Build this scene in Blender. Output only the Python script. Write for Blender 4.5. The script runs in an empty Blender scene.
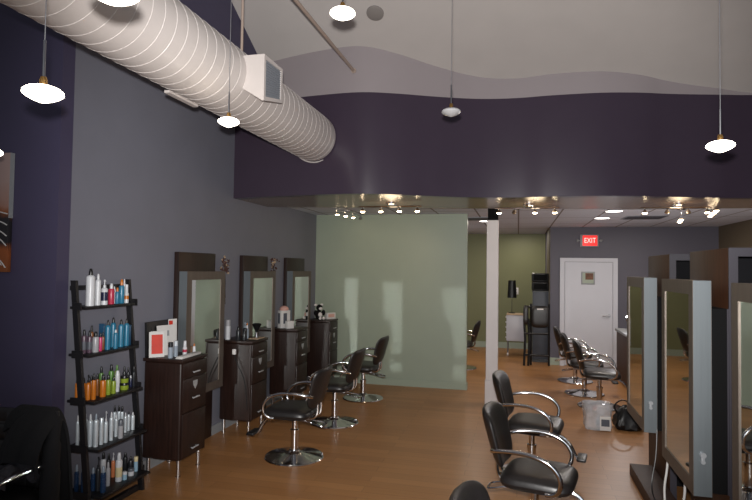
import bpy, bmesh, math, random
from mathutils import Vector, Matrix
random.seed(7)
COL = bpy.context.scene.collection
PI = math.pi

# ---------------------------------------------------------------- mesh helpers
class MB:
    """collects shapes into one mesh object"""
    def __init__(self):
        self.bm = bmesh.new()
    def box(self, x0, x1, y0, y1, z0, z1, bevel=0.0, seg=2):
        b = bmesh.new()
        bmesh.ops.create_cube(b, size=1)
        for v in b.verts:
            v.co = Vector(((x0+x1)/2+v.co.x*(x1-x0), (y0+y1)/2+v.co.y*(y1-y0), (z0+z1)/2+v.co.z*(z1-z0)))
        if bevel:
            bmesh.ops.bevel(b, geom=b.edges[:], offset=bevel, segments=seg, profile=.5, affect='EDGES')
        return self.merge(b)
    def merge(self, b, M=None):
        if M is not None: b.transform(M)
        vs = {v: self.bm.verts.new(v.co) for v in b.verts}
        for f in b.faces:
            try: self.bm.faces.new([vs[v] for v in f.verts])
            except ValueError: pass
        b.free()
        return self
    def ring(self, c, a, b, r, n):
        return [self.bm.verts.new(c + a*(r*math.cos(2*PI*k/n)) + b*(r*math.sin(2*PI*k/n))) for k in range(n)]
    def bridge(self, r0, r1):
        n = len(r0)
        for k in range(n):
            self.bm.faces.new((r0[k], r0[(k+1) % n], r1[(k+1) % n], r1[k]))
    def tube(self, pts, r, n=8, cap=True, flat=1.0):
        pts = [Vector(p) for p in pts]
        rs = r if isinstance(r, (list, tuple)) else [r]*len(pts)
        prev = None; up = None; first = None
        for i, p in enumerate(pts):
            t = (pts[min(i+1, len(pts)-1)] - pts[max(i-1, 0)]).normalized()
            if up is None:
                up = t.orthogonal().normalized()
                if abs(t.z) < .95: up = (Vector((0, 0, 1)) - t*t.z).normalized()
            up = (up - t*up.dot(t)).normalized()
            ring = self.ring(p, up*flat, t.cross(up), rs[i], n)
            if prev: self.bridge(prev, ring)
            else: first = ring
            prev = ring
        if cap:
            self.bm.faces.new(first[::-1]); self.bm.faces.new(prev)
        return self
    def cyl(self, p0, p1, r0, r1=None, n=16):
        return self.tube([p0, p1], [r0, r0 if r1 is None else r1], n)
    def lathe(self, prof, c=(0, 0, 0), n=24, M=None):
        b = bmesh.new(); prev = None
        for r, z in prof:
            if r < 1e-5: cur = [b.verts.new((0, 0, z))]
            else: cur = [b.verts.new((r*math.cos(2*PI*k/n), r*math.sin(2*PI*k/n), z)) for k in range(n)]
            if prev is not None:
                for k in range(n):
                    q = [prev[k % len(prev)], prev[(k+1) % n] if len(prev) > 1 else None, cur[(k+1) % n] if len(cur) > 1 else None, cur[k % len(cur)]]
                    q = [v for v in q if v is not None]
                    if len(q) > 2: b.faces.new(q)
            prev = cur
        b.transform(Matrix.Translation(Vector(c)) if M is None else M)
        return self.merge(b)
    def cushion(self, outline, mapf, thick, rings=6, edge=.35):
        """closed pad: outline is a list of (u,v) about 0,0; mapf(u,v,h) places a point; thick(r) is the half thickness at radius 0..1"""
        n = len(outline); sides = []
        for s in (1, -1):
            c = self.bm.verts.new(mapf(0, 0, s*thick(0))); prev = None; first = None
            for k in range(1, rings+1):
                r = math.sin(PI/2*k/rings)
                cur = [self.bm.verts.new(mapf(u*r, v*r, s*thick(r))) for u, v in outline]
                for i in range(n):
                    j = (i+1) % n
                    if prev is None: f = [c, cur[i], cur[j]]
                    else: f = [prev[i], cur[i], cur[j], prev[j]]
                    self.bm.faces.new(f if s > 0 else f[::-1])
                prev = cur
            sides.append(prev)
        self.bridge(sides[1], sides[0])
        return self
    def grid(self, nu, nv, f):
        vs = [[self.bm.verts.new(f(i/nu, j/nv)) for j in range(nv+1)] for i in range(nu+1)]
        for i in range(nu):
            for j in range(nv):
                self.bm.faces.new((vs[i][j], vs[i+1][j], vs[i+1][j+1], vs[i][j+1]))
        return self
    def poly(self, pts):
        self.bm.faces.new([self.bm.verts.new(p) for p in pts]); return self
    def prism(self, pts, z0, z1):
        a = [self.bm.verts.new((x, y, z0)) for x, y in pts]; b = [self.bm.verts.new((x, y, z1)) for x, y in pts]
        self.bm.faces.new(a[::-1]); self.bm.faces.new(b); self.bridge(a, b); return self
    def build(self, name, mat, parent=None, label=None, smooth=True, angle=38):
        bm = self.bm
        bmesh.ops.recalc_face_normals(bm, faces=bm.faces[:])
        lim = math.radians(angle)
        for f in bm.faces: f.smooth = smooth
        for e in bm.edges:
            if len(e.link_faces) == 2 and e.calc_face_angle(0) > lim: e.smooth = False
        me = bpy.data.meshes.new(name); bm.to_mesh(me); bm.free()
        me.materials.append(mat)
        o = bpy.data.objects.new(name, me); COL.objects.link(o)
        if parent: o.parent = parent
        if label: o['label'] = label
        return o

def spline(pts, k=6):
    """Catmull-Rom through points"""
    P = [Vector(p) for p in pts]; out = []
    for i in range(len(P)-1):
        a, b, c, d = P[max(i-1, 0)], P[i], P[i+1], P[min(i+2, len(P)-1)]
        for j in range(k):
            t = j/k
            out.append(.5*((2*b)+(c-a)*t+(2*a-5*b+4*c-d)*t*t+(3*b-a-3*c+d)*t**3))
    out.append(P[-1]); return out

def superell(a, b, n=28, p=4.0):
    out = []
    for k in range(n):
        t = 2*PI*k/n; c, s = math.cos(t), math.sin(t)
        out.append((a*math.copysign(abs(c)**(2/p), c), b*math.copysign(abs(s)**(2/p), s)))
    return out

def tag(o, label=None, cat=None, group=None, kind=None):
    if label: o['label'] = label
    if cat: o['category'] = cat
    if group: o['group'] = group
    if kind: o['kind'] = kind
    return o
def empty(name, loc, rz=0, label=None, cat=None, group=None):
    o = bpy.data.objects.new(name, None); COL.objects.link(o)
    o.empty_display_size = .1; o.location = loc; o.rotation_euler = (0, 0, rz)
    return tag(o, label, cat, group)
def copy_tree(o, parent=None):
    c = o.copy(); COL.objects.link(c); c.parent = parent
    for ch in [k for k in bpy.data.objects if k.parent == o]: copy_tree(ch, c)
    return c
def dup(root, loc, rz=0, label=None, group=None):
    c = copy_tree(root); c.location = loc; c.rotation_euler = (0, 0, rz)
    if label: c['label'] = label
    if group: c['group'] = group
    return c
def struct(name, mb, mat, label=None, smooth=False):
    o = mb.build(name, mat, smooth=smooth); o['kind'] = 'structure'; 
    if label: o['label'] = label
    return o

# ---------------------------------------------------------------- materials
def S(h):
    h = h.lstrip('#'); out = []
    for i in (0, 2, 4):
        c = int(h[i:i+2], 16)/255
        out.append(c/12.92 if c <= .04045 else ((c+.055)/1.055)**2.4)
    return (*out, 1)
MATS = {}
def mat(name, col, rough=.5, metal=0, noise=0, scale=8, bump=0, emit=0, emit_col=None, trans=0, alpha=1, spec=None, coat=0, stretch=None, col2=None, aniso=0):
    if name in MATS: return MATS[name]
    m = bpy.data.materials.new(name); m.use_nodes = True; nt = m.node_tree; N = nt.nodes; L = nt.links
    p = N['Principled BSDF']; c = S(col)
    p.inputs['Base Color'].default_value = c; p.inputs['Roughness'].default_value = rough; p.inputs['Metallic'].default_value = metal
    if spec is not None: p.inputs['Specular IOR Level'].default_value = spec
    p.inputs['Transmission Weight'].default_value = trans; p.inputs['Alpha'].default_value = alpha
    p.inputs['Coat Weight'].default_value = coat; p.inputs['Coat Roughness'].default_value = .15
    if aniso: p.inputs['Anisotropic'].default_value = aniso
    if emit:
        p.inputs['Emission Color'].default_value = S(emit_col or col); p.inputs['Emission Strength'].default_value = emit
    if noise or bump:
        tc = N.new('ShaderNodeTexCoord'); mp = N.new('ShaderNodeMapping'); nz = N.new('ShaderNodeTexNoise')
        nz.inputs['Scale'].default_value = scale; nz.inputs['Detail'].default_value = 5
        if stretch: mp.inputs['Scale'].default_value = stretch
        L.new(tc.outputs['Object'], mp.inputs['Vector']); L.new(mp.outputs['Vector'], nz.inputs['Vector'])
        if noise:
            r = N.new('ShaderNodeValToRGB'); r.color_ramp.elements[0].position = .3; r.color_ramp.elements[1].position = .72
            d = S(col2) if col2 else tuple(x*(1-noise) for x in c[:3])+(1,)
            r.color_ramp.elements[0].color = d; r.color_ramp.elements[1].color = c if col2 else tuple(min(1, x*(1+noise*.5)) for x in c[:3])+(1,)
            L.new(nz.outputs['Fac'], r.inputs['Fac']); L.new(r.outputs['Color'], p.inputs['Base Color'])
        if bump:
            b = N.new('ShaderNodeBump'); b.inputs['Strength'].default_value = bump; b.inputs['Distance'].default_value = .01
            L.new(nz.outputs['Fac'], b.inputs['Height']); L.new(b.outputs['Normal'], p.inputs['Normal'])
    MATS[name] = m
    return m

M = dict(
    wall_grey=mat('grey wall paint', '#72737e', .55, noise=.05, scale=3, bump=.02),
    wall_purple=mat('purple wall paint', '#423d56', .55, noise=.05, scale=3, bump=.02),
    soffit_purple=mat('satin plum paint', '#3f3542', .25, noise=.04, scale=4, spec=.4),
    upper_white=mat('pale lilac paint', '#958c8e', .6, noise=.03, scale=3),
    ceiling_white=mat('sloped ceiling paint', '#c0bab6', .7, noise=.03, scale=4),
    beige=mat('taupe satin paint', '#7b6a5f', .25, spec=.8, noise=.05, scale=6),
    green=mat('sage wall paint', '#939e8e', .45, noise=.03, scale=3),
    green_far=mat('olive wall paint', '#71734f', .55, noise=.03, scale=3),
    purple_far=mat('grey purple wall paint', '#54515d', .55, noise=.03, scale=3),
    brown_wall=mat('umber wall paint', '#5d5240', .6, noise=.03, scale=3),
    trim_grey=mat('grey trim paint', '#8c8f92', .45),
    trim_green=mat('pale green trim paint', '#95a090', .45),
    door_white=mat('white door paint', '#bfc0c9', .4, noise=.02, scale=5),
    white=mat('white paint', '#d8d4d2', .4),
    column_white=mat('column white paint', '#cfcacb', .45, noise=.03, scale=4),
    duct=mat('white painted steel duct', '#c9c1bd', .42, noise=.05, scale=3),
    seam=mat('duct seam', '#d6cfcb', .45),
    black=mat('black satin plastic', '#131315', .4, noise=.1, scale=20),
    black_matte=mat('matte black', '#0c0c0d', .85, spec=.2),
    black_wood=mat('black stained wood', '#141316', .45, noise=.3, scale=10, stretch=(1, 1, .15)),
    leather=mat('black vinyl', '#1d1a1a', .38, noise=.15, scale=30, bump=.06, spec=.55),
    chrome=mat('chrome', '#d6d6d8', .12, 1),
    steel=mat('brushed steel', '#9c9ca0', .32, 1, noise=.08, scale=30, stretch=(1, 1, .05)),
    frame=mat('brushed taupe metal frame', '#6f655d', .5, .6, noise=.12, scale=40, stretch=(1, 1, .06)),
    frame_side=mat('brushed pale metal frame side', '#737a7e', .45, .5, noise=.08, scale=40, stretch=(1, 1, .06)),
    mirror=mat('mirror glass', '#d8dcda', .02, 1),
    espresso=mat('espresso wood', '#281813', .42, noise=.45, scale=9, stretch=(6, 6, .35), spec=.4),
    brown_wood=mat('brown laminate wood', '#43291a', .55, spec=.25, noise=.35, scale=9, stretch=(5, 5, .4)),
    edge_grey=mat('grey laminate edge', '#35323a', .5),
    dark_in=mat('dark shelf interior', '#101014', .8, spec=.2),
    lamp_on=mat('glowing opal glass', '#ffffff', .3, emit=9, emit_col='#fff3e2'),
    lamp_off=mat('opal glass unlit', '#b4b4b6', .25, coat=.3),
    bulb=mat('halogen bulb', '#ffffff', .3, emit=28, emit_col='#ffe3b8'),
    bulb_dim=mat('halogen reflector', '#c8c0b0', .2, .9),
    can=mat('recessed lens', '#ffffff', .3, emit=9, emit_col='#fffaf0'),
    brass=mat('brass socket', '#b08850', .3, .9),
    cable=mat('grey cable', '#6e6e72', .5),
    rod=mat('pale conduit', '#a8968a', .45),
    lock=mat('nickel lock', '#b9bcc0', .35, .5),
    white_cord=mat('white cord', '#c9c7c4', .45),
    jacket=mat('black wool', '#0c0b0e', .9, noise=.3, scale=60, bump=.15),
    cloth_grey=mat('dark grey cloth', '#3c3a3f', .95, noise=.3, scale=50, bump=.2),
    grille=mat('grille metal', '#8b9098', .5, .2),
    red_exit=mat('red sign glow', '#ff3d3a', .4, emit=.8, emit_col='#ff2c2a'),
    letter=mat('sign letters', '#ffd8d0', .4, emit=1.0, emit_col='#ffc8be'),
    paper=mat('white paper', '#cdcbc8', .7, noise=.04, scale=20),
    red_print=mat('red print', '#c8321f', .6, noise=.12, scale=14),
    plastic_clear=mat('clear plastic film', '#cfd0d4', .25, noise=.25, scale=14, bump=.5, alpha=.5),
    flower=mat('dried petals', '#4a2c34', .9, noise=.5, scale=30, col2='#4d3520'),
    stem=mat('dry stem', '#3b3126', .9),
    speaker=mat('ceiling cap grey', '#86807c', .6),
    purse=mat('black purse leather', '#0d0d10', .42, noise=.2, scale=20, bump=.3),
    grey_blue=mat('slate cabinet paint', '#474c56', .5),
    tan=mat('tan paper', '#b49c80', .7),
    pink=mat('blush plastic', '#c99b8f', .5),
)
BC = dict(white='#c9cbcf', black='#101012', navy='#1d2240', red='#b03048', blue='#2a708f', orange='#bb6b1c', plum='#54414f', amber='#7a4a22', silver='#a0a0a4',
          pink='#c23668', darkblue='#1d4868', green='#55803a', lime='#84972f', smoke='#222428', chrome='#cfd8de', clear='#8d98a4', grey='#5a5e66', bluegel='#2d4a72',
          peach='#c9784e', cream='#cdbf96', paleblue='#8fb0c4')
def bottle_mat(k):
    if k == 'chrome': return mat('bottle chrome', BC[k], .3, .35, noise=.05, scale=20)
    if k == 'bluegel': return mat('bottle bluegel', BC[k], .15, trans=.4, noise=.2, scale=12)
    return mat('bottle '+k, BC[k], .32, noise=.06, scale=20)
FLASH, AMBIENT, FRONT_FILL, BOUNCE = 900, .12, 60, 1.0

def floor_mat():
    m = bpy.data.materials.new('wood plank floor'); m.use_nodes = True; nt = m.node_tree; N = nt.nodes; L = nt.links
    p = N['Principled BSDF']; g = N.new('ShaderNodeNewGeometry')
    br = N.new('ShaderNodeTexBrick'); br.inputs['Scale'].default_value = 1; br.inputs['Brick Width'].default_value = 1.25; br.inputs['Row Height'].default_value = .125
    br.inputs['Mortar Size'].default_value = .0018; br.inputs['Mortar Smooth'].default_value = .2; br.offset = .37
    br.inputs['Color1'].default_value = S('#ae7c4d'); br.inputs['Color2'].default_value = S('#a07044'); br.inputs['Mortar'].default_value = S('#77502c')
    mp = N.new('ShaderNodeMapping'); mp.inputs['Scale'].default_value = (1.2, 22, 1)
    nz = N.new('ShaderNodeTexNoise'); nz.inputs['Scale'].default_value = 2.2; nz.inputs['Detail'].default_value = 6
    mx = N.new('ShaderNodeMixRGB'); mx.blend_type = 'MULTIPLY'; mx.inputs['Fac'].default_value = .5
    r = N.new('ShaderNodeValToRGB'); r.color_ramp.elements[0].color = (.5, .48, .45, 1); r.color_ramp.elements[1].color = (1.1, 1.1, 1.1, 1)
    L.new(g.outputs['Position'], br.inputs['Vector']); L.new(g.outputs['Position'], mp.inputs['Vector']); L.new(mp.outputs['Vector'], nz.inputs['Vector'])
    L.new(nz.outputs['Fac'], r.inputs['Fac']); L.new(br.outputs['Color'], mx.inputs['Color1']); L.new(r.outputs['Color'], mx.inputs['Color2'])
    L.new(mx.outputs['Color'], p.inputs['Base Color']); p.inputs['Roughness'].default_value = .38; p.inputs['Specular IOR Level'].default_value = .45
    return m
def tile_mat():
    m = bpy.data.materials.new('ceiling tiles'); m.use_nodes = True; nt = m.node_tree; N = nt.nodes; L = nt.links
    p = N['Principled BSDF']; g = N.new('ShaderNodeNewGeometry')
    br = N.new('ShaderNodeTexBrick'); br.inputs['Scale'].default_value = 1; br.inputs['Brick Width'].default_value = .61; br.inputs['Row Height'].default_value = 1.22
    br.inputs['Mortar Size'].default_value = .013; br.offset = 0
    br.inputs['Color1'].default_value = S('#d0d3de'); br.inputs['Color2'].default_value = S('#cbced9'); br.inputs['Mortar'].default_value = S('#7d7674')
    L.new(g.outputs['Position'], br.inputs['Vector']); L.new(br.outputs['Color'], p.inputs['Base Color']); p.inputs['Roughness'].default_value = .85
    return m
def painting_mat():
    # abstract canvas: dusty pink above, rust and black below with pale strokes
    m = bpy.data.materials.new('abstract canvas'); m.use_nodes = True; nt = m.node_tree; N = nt.nodes; L = nt.links
    p = N['Principled BSDF']; tc = N.new('ShaderNodeTexCoord'); sp = N.new('ShaderNodeSeparateXYZ')
    nz = N.new('ShaderNodeTexNoise'); nz.inputs['Scale'].default_value = 6; nz.inputs['Detail'].default_value = 6
    ad = N.new('ShaderNodeMath'); ad.operation = 'MULTIPLY_ADD'; ad.inputs[1].default_value = .16
    r = N.new('ShaderNodeValToRGB'); e = r.color_ramp.elements
    e[0].position = 0; e[0].color = S('#7a4524'); e[1].position = 1; e[1].color = S('#9a8480')
    for pos, c in ((.17, '#8a4a22'), (.24, '#1b191c'), (.44, '#1d1b1f'), (.5, '#7c441f'), (.56, '#8e6a5c'), (.75, '#97807a')):
        q = e.new(pos); q.color = S(c)
    L.new(tc.outputs['Generated'], sp.inputs[0]); L.new(tc.outputs['Generated'], nz.inputs['Vector'])
    L.new(nz.outputs['Fac'], ad.inputs[0]); 
    a2 = N.new('ShaderNodeMath'); a2.operation = 'SUBTRACT'; a2.inputs[1].default_value = .08
    L.new(sp.outputs['Z'], a2.inputs[0]); L.new(a2.outputs[0], ad.inputs[2]); L.new(ad.outputs[0], r.inputs['Fac'])
    L.new(r.outputs['Color'], p.inputs['Base Color']); p.inputs['Roughness'].default_value = .6
    return m

# ---------------------------------------------------------------- the setting
XL, XR = -3.25, 3.62          # left and right walls
def ceil_z(y): return 4.19 - .52*(y-6)
struct('floor', MB().box(-8, 6, -4, 14.4, -.1, 0), floor_mat())
# left wall (grey), with the deeper bulkhead behind the duct
struct('wall_left', MB().box(XL-.15, XL, 3.58, 14.2, 0, 5.5), M['wall_grey'])
struct('trim_bulkhead', MB().box(XL, -2.88, 3.46, 5.98, 3.72, 5.6), M['wall_purple'])
struct('wall_front_left', MB().box(-8, XL, 3.46, 3.58, 0, 6), M['wall_purple'])
struct('wall_right', MB().box(XR, XR+.12, 5, 12, 0, 4.6), M['brown_wall'])
# curving soffit wall
path = spline([(-3.25, 6.08, 0), (-2.7, 5.97, 0), (-2.1, 5.89, 0), (-1.66, 5.88, 0), (-1.3, 6.0, 0), (-.95, 6.17, 0), (-.6, 6.32, 0), (-.31, 6.40, 0), (0, 6.425, 0), (.3, 6.40, 0), (.6, 6.395, 0), (.9, 6.41, 0), (1.24, 6.48, 0), (1.5, 6.57, 0), (1.76, 6.645, 0), (2.07, 6.72, 0), (2.4, 6.8, 0), (3.0, 6.88, 0), (3.62, 6.92, 0)], 8)
def wall_strip(z0, z1f, t=.12):
    mb = MB(); f = []; 
    for p in path:
        f.append([mb.bm.verts.new((p.x, p.y, z0)), mb.bm.verts.new((p.x, p.y, z1f(p))), mb.bm.verts.new((p.x, p.y+t, z1f(p))), mb.bm.verts.new((p.x, p.y+t, z0))])
    for a, b in zip(f, f[1:]):
        for k in range(4): mb.bm.faces.new((a[k], b[k], b[(k+1) % 4], a[(k+1) % 4]))
    mb.bm.faces.new(f[0]); mb.bm.faces.new(f[-1])
    return mb
ZS0, ZS1 = 2.65, 3.75
struct('wall_soffit', wall_strip(ZS0, lambda p: ZS1), M['soffit_purple'], 'plum painted curving bulkhead wall', smooth=True)
struct('wall_soffit_upper', wall_strip(ZS1, lambda p: ceil_z(p.y)+.06), M['upper_white'], 'pale upper band of the curving wall', smooth=True)
mb = MB()
back = [(-3.25, 7.02), (-2.68, 7.09), (-1.25, 7.38), (0, 7.62), (1.5, 7.84), (2.76, 7.86), (3.62, 7.86)]
def back_y(x):
    for (x0, y0), (x1, y1) in zip(back, back[1:]):
        if x <= x1: return y0+(y1-y0)*(x-x0)/(x1-x0)
    return back[-1][1]
rows = []
for p in path:
    by = back_y(p.x); rows.append([mb.bm.verts.new(q) for q in ((p.x, p.y+.12, ZS0), (p.x, by, ZS0), (p.x, by, ZS0+.07), (p.x, p.y+.12, ZS0+.07))])
for a, b in zip(rows, rows[1:]):
    for k in range(4): mb.bm.faces.new((a[k], b[k], b[(k+1) % 4], a[(k+1) % 4]))
struct('ceiling_soffit', mb, M['beige'], 'taupe underside of the bulkhead', smooth=False)
# sloped ceiling over the front, tiled ceiling at the back
mb = MB()
for a, b in ((0, .1),):
    y0, y1 = -2, 7.3
    vs = [mb.bm.verts.new(q) for q in ((-8, y0, ceil_z(y0)), (XR+.12, y0, ceil_z(y0)), (XR+.12, y1, ceil_z(y1)), (-8, y1, ceil_z(y1)), (-8, y0, ceil_z(y0)+b), (XR+.12, y0, ceil_z(y0)+b), (XR+.12, y1, ceil_z(y1)+b), (-8, y1, ceil_z(y1)+b))]
    for f in ((0, 1, 2, 3), (7, 6, 5, 4), (0, 4, 5, 1), (1, 5, 6, 2), (2, 6, 7, 3), (3, 7, 4, 0)): mb.bm.faces.new([vs[i] for i in f])
struct('ceiling', mb, M['ceiling_white'], 'sloping white ceiling')
struct('ceiling_tiles', MB().box(XL, XR, 7.0, 14.2, 2.72, 2.8), tile_mat(), 'white tiled drop ceiling')
# far walls
struct('wall_back_green', MB().box(XL, -.77, 8.93, 9.05, 0, 2.72), M['green'], 'sage green wall')
struct('wall_back_far', MB().box(XL, .62, 14, 14.12, 0, 2.72), M['green_far'], 'olive far wall of the passage')
struct('wall_back_purple', MB().box(.73, XR, 11.85, 12, 0, 2.72), M['purple_far'], 'grey purple wall around the exit door')
struct('wall_passage', MB().box(.62, .73, 11.85, 14, 0, 2.72), M['purple_far'], 'end of the passage wall')
struct('trim_passage', MB().box(.605, .62, 11.95, 12.9, 0, 2.715), M['brown_wall'], 'brown door casing in the passage')
for nm, b, m in (('baseboard_left', (XL, XL+.015, 3.46, 8.93, 0, .1), 'trim_grey'), ('baseboard_green', (XL+.02, -.77, 8.915, 8.93, 0, .1), 'trim_green'), ('baseboard_green_end', (-.77, -.755, 8.915, 9.06, 0, .1), 'trim_green'),
                 ('baseboard_far', (XL+.02, .6, 13.985, 14, 0, .14), 'trim_green'), ('baseboard_purple', (.6, .8, 11.83, 11.85, 0, .14), 'trim_green'), ('baseboard_purple_right', (1.9, XR, 11.83, 11.85, 0, .14), 'trim_green')):
    struct(nm, MB().box(*b), M[m])
# exit door
d = struct('door_1', MB().box(.89, 1.77, 11.8, 11.835, .01, 2.03, .004), M['door_white'], 'plain white exit door')
fr = MB().box(.8, .885, 11.79, 11.85, 0, 2.11).box(1.775, 1.86, 11.79, 11.85, 0, 2.11).box(.885, 1.775, 11.79, 11.85, 2.035, 2.11)
f = fr.build('door_frame', M['door_white'], d)
h = MB().cyl((1.70, 11.8, 1.0), (1.70, 11.775, 1.0), .032).tube([(1.70, 11.765, 1.0), (1.66, 11.76, 1.0), (1.58, 11.76, 1.0)], .012).build('door_handle', M['steel'], d, 'steel lever handle')
# column
c = struct('column', MB().box(-.425, -.265, 8.02, 8.18, .34, 2.54, .006).box(-.436, -.254, 8.01, 8.19, 0, .34, .008), M['column_white'], 'white square column')
MB().box(-.412, -.275, 8.03, 8.17, 2.54, 2.72).build('column_collar', M['black_matte'], c, 'black collar at the ceiling')
# ---------------------------------------------------------------- overhead things
dx, dz, dr = -2.185, 3.27, .258
du = empty('spiral_duct', (dx, -1.5, dz), 0, 'large white spiral air duct running along the upper left wall', 'duct')
mb = MB(); prev = None
for y in [i*.35 for i in range(22)]:
    y = min(y, 7.40); r = mb.ring(Vector((0, y, 0)), Vector((1, 0, 0)), Vector((0, 0, 1)), dr, 48)
    if prev: mb.bridge(prev, r)
    prev = r
    if y == 7.40: break
mb.build('duct_shell', M['duct'], du)
pit = .112
mb = MB(); n = int(7.38/pit)
mb.tube([(math.cos(2*PI*i/40)*(dr), pit*i/40+.02, math.sin(2*PI*i/40)*(dr)) for i in range(n*40)], .0022, 5)
mb.build('spiral_seam', M['seam'], du, 'raised spiral seam')
mb = MB().tube([(math.cos(a)*(dr+.004), 7.395, math.sin(a)*(dr+.004)) for a in [2*PI*i/48 for i in range(49)]], .008, 6, cap=False)
mb.build('duct_collar', M['duct'], du)
MB().box(-.17, -.13, 4.9, 5.26, -.24, -.222).build('joint_strap', M['duct'], du)
# register box on the side of the duct
vent = empty('supply_vent', (-1.93, 3.76, 3.25), 0, 'white boxy air register with a grey grille on the side of the duct', 'vent')
mb = MB(); a = [mb.bm.verts.new(q) for q in ((-.06, 0, -.08), (-.06, .33, -.08), (-.06, .33, .14), (-.06, 0, .14))]; b = [mb.bm.verts.new(q) for q in ((.13, 0, -.2), (.13, .33, -.125), (.13, .33, .14), (.13, 0, .14))]
mb.bm.faces.new(a); mb.bm.faces.new(b); mb.bridge(a, b); mb.build('vent_box', M['duct'], vent, smooth=False)
def vq(u, v, x): return Vector((x, .33*u, (-.2+.075*u)*(1-v)+.14*v))
def vbar(mb, u0, u1, v0, v1, x0, x1):
    a = [mb.bm.verts.new(vq(u, v, x0)) for u, v in ((u0, v0), (u1, v0), (u1, v1), (u0, v1))]; b = [mb.bm.verts.new(vq(u, v, x1)) for u, v in ((u0, v0), (u1, v0), (u1, v1), (u0, v1))]
    mb.bm.faces.new(a); mb.bm.faces.new(b); mb.bridge(a, b)
mb = MB()
for q in ((0, 1, 0, .09), (0, 1, .91, 1), (0, .09, .09, .91), (.91, 1, .09, .91)): vbar(mb, *q, .13, .142)
mb.build('vent_rim', M['duct'], vent, smooth=False)
mb = MB(); vbar(mb, .09, .91, .09, .91, .13, .134)
for k_ in range(14): vbar(mb, .1, .9, .1+k_*.058, .125+k_*.058, .134, .14)
mb.build('grille', M['grille'], vent, 'grey louvred grille', smooth=False)
# hanger rod of the duct, conduit
tag(MB().cyl((-2.185, 4.17, dz+dr), (-2.185, 4.17, ceil_z(4.17)), .011, n=8).box(-2.2, -2.17, 4.155, 4.185, dz+dr, dz+dr+.05).build('duct_hanger', M['rod']), 'thin rod hanging the duct from the ceiling, just left of the register box', 'hanger')
tag(MB().cyl((-1.74, 2.2, 3.986), (-1.74, 5.87, 3.986), .017, n=12).cyl((-1.74, 5.855, 3.986), (-1.74, 5.89, 3.986), .028, n=16).build('conduit', M['rod']), 'pale horizontal pipe running into the upper curving wall', 'pipe')
# round ceiling cap lies in the sloped plane
sl = math.atan(.52)
o = MB().lathe([(0, -.012), (.075, -.012), (.088, -.006), (.088, .01)], n=32).build('ceiling_speaker', M['speaker'])
o.location = (-1.42, 5.52, ceil_z(5.52)-.008); o.rotation_euler = (-sl, 0, 0)
tag(o, 'round grey speaker flush in the sloping ceiling', 'speaker')

# pendant lamps
PEND = [((-1.695, 1.717, 2.472), 'lit white pendant lamp hanging in front of the purple wall', True),
        ((-2.85, 2.53, 2.46), 'lit pendant lamp cut off at the left edge beside the painting', True),
        ((-1.12, 1.37, 2.622), 'lit pendant lamp cut by the top edge in front of the duct', True),
        ((-1.86, 3.39, 2.80), 'small lit pendant lamp hanging just under the register box', True),
        ((-.945, 2.955, 3.245), 'lit pendant lamp high beside the round ceiling speaker', True),
        ((-.473, 4.065, 2.975), 'unlit grey white pendant lamp in front of the middle of the curving wall', False),
        ((1.042, 3.375, 2.525), 'lit pendant lamp hanging at the right in front of the plum wall', True)]
for i, (p, lab, on) in enumerate(PEND):
    r = empty('pendant_lamp', p, 0, lab, 'pendant lamp', 'pendant lamps over the salon floor')
    k = .63; t = ceil_z(p[1])-p[2]
    MB().lathe([(r_*k, z_*k) for r_, z_ in ((0, -.052), (.02, -.048), (.06, -.033), (.095, -.014), (.11, .0), (.108, .016), (.09, .032), (.06, .043), (.025, .05), (0, .05))], n=32).build('lamp_shade', M['lamp_on' if on else 'lamp_off'], r)
    MB().lathe([(.014, .036), (.014, .052), (.01, .064), (0, .064)], n=16).build('socket', M['brass'], r)
    MB().cyl((0, 0, .06), (0, 0, .2), .005, n=8).build('stem', M['steel'], r)
    MB().cyl((0, 0, .2), (0, 0, t), .002, n=6).build('cable', M['cable'], r)
    MB().lathe([(.03, t-.03), (.06, t-.02), (.06, t+.03), (0, t+.03)], n=20).build('canopy', M['steel'], r)

# track lights
def track(name, loc, rz, offs, lab, lit, zr, drop, group='spot light tracks'):
    r = empty(name, loc, rz, lab, 'track light', group)
    MB().lathe([(0, 0), (.065, 0), (.065, -.018), (.05, -.03), (0, -.03)], n=24).build('canopy', M['chrome'], r)
    MB().cyl((0, 0, -.028), (0, 0, -zr), .009, n=8).build('stem', M['chrome'], r)
    MB().tube([(offs[0]-.05, 0, -zr), (offs[-1]+.05, 0, -zr)], .009, 8).build('rail', M['chrome'], r)
    for x, on in zip(offs, lit):
        h = MB().cyl((x, 0, -zr), (x, 0, -zr-drop*.45), .006, n=8).lathe([(.012, -zr-drop*.4), (.018, -zr-drop*.55), (.032, -zr-drop), (.03, -zr-drop)], c=(x, 0, 0), n=16).build('lamp_head', M['chrome'], r)
        MB().lathe([(0, -zr-drop-.014), (.018, -zr-drop-.012), (.028, -zr-drop-.002), (.026, -zr-drop+.008), (0, -zr-drop+.01)], c=(x, 0, 0), n=16).build('bulb', M['bulb' if on else 'bulb_dim'], h, None if on else 'unlit reflector bulb')
    return r
track('track_light', (-1.5, 6.75, ZS0), 0, (-.36, -.13, .1, .32), 'four-head chrome spot light track under the left part of the bulkhead', (1, 1, 1, 1), .045, .06)
track('track_light', (.12, 7.1, ZS0), 0, (-.35, -.17, .07, .3), 'four-head chrome spot light track beside the white column top', (1, 0, 1, 1), .045, .06)
track('track_light', (1.8, 7.25, ZS0), 0, (-.36, -.12, .1, .3), 'four-head chrome spot light track under the right part of the bulkhead', (1, 0, 0, 1), .045, .06)
track('track_light', (-2.5, 8.3, 2.72), PI/2-.2, (-.36, -.1, .14, .38), 'cluster-like spot light track seen end on above the left of the green wall', (1, 1, 1, 0), .03, .06)
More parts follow.
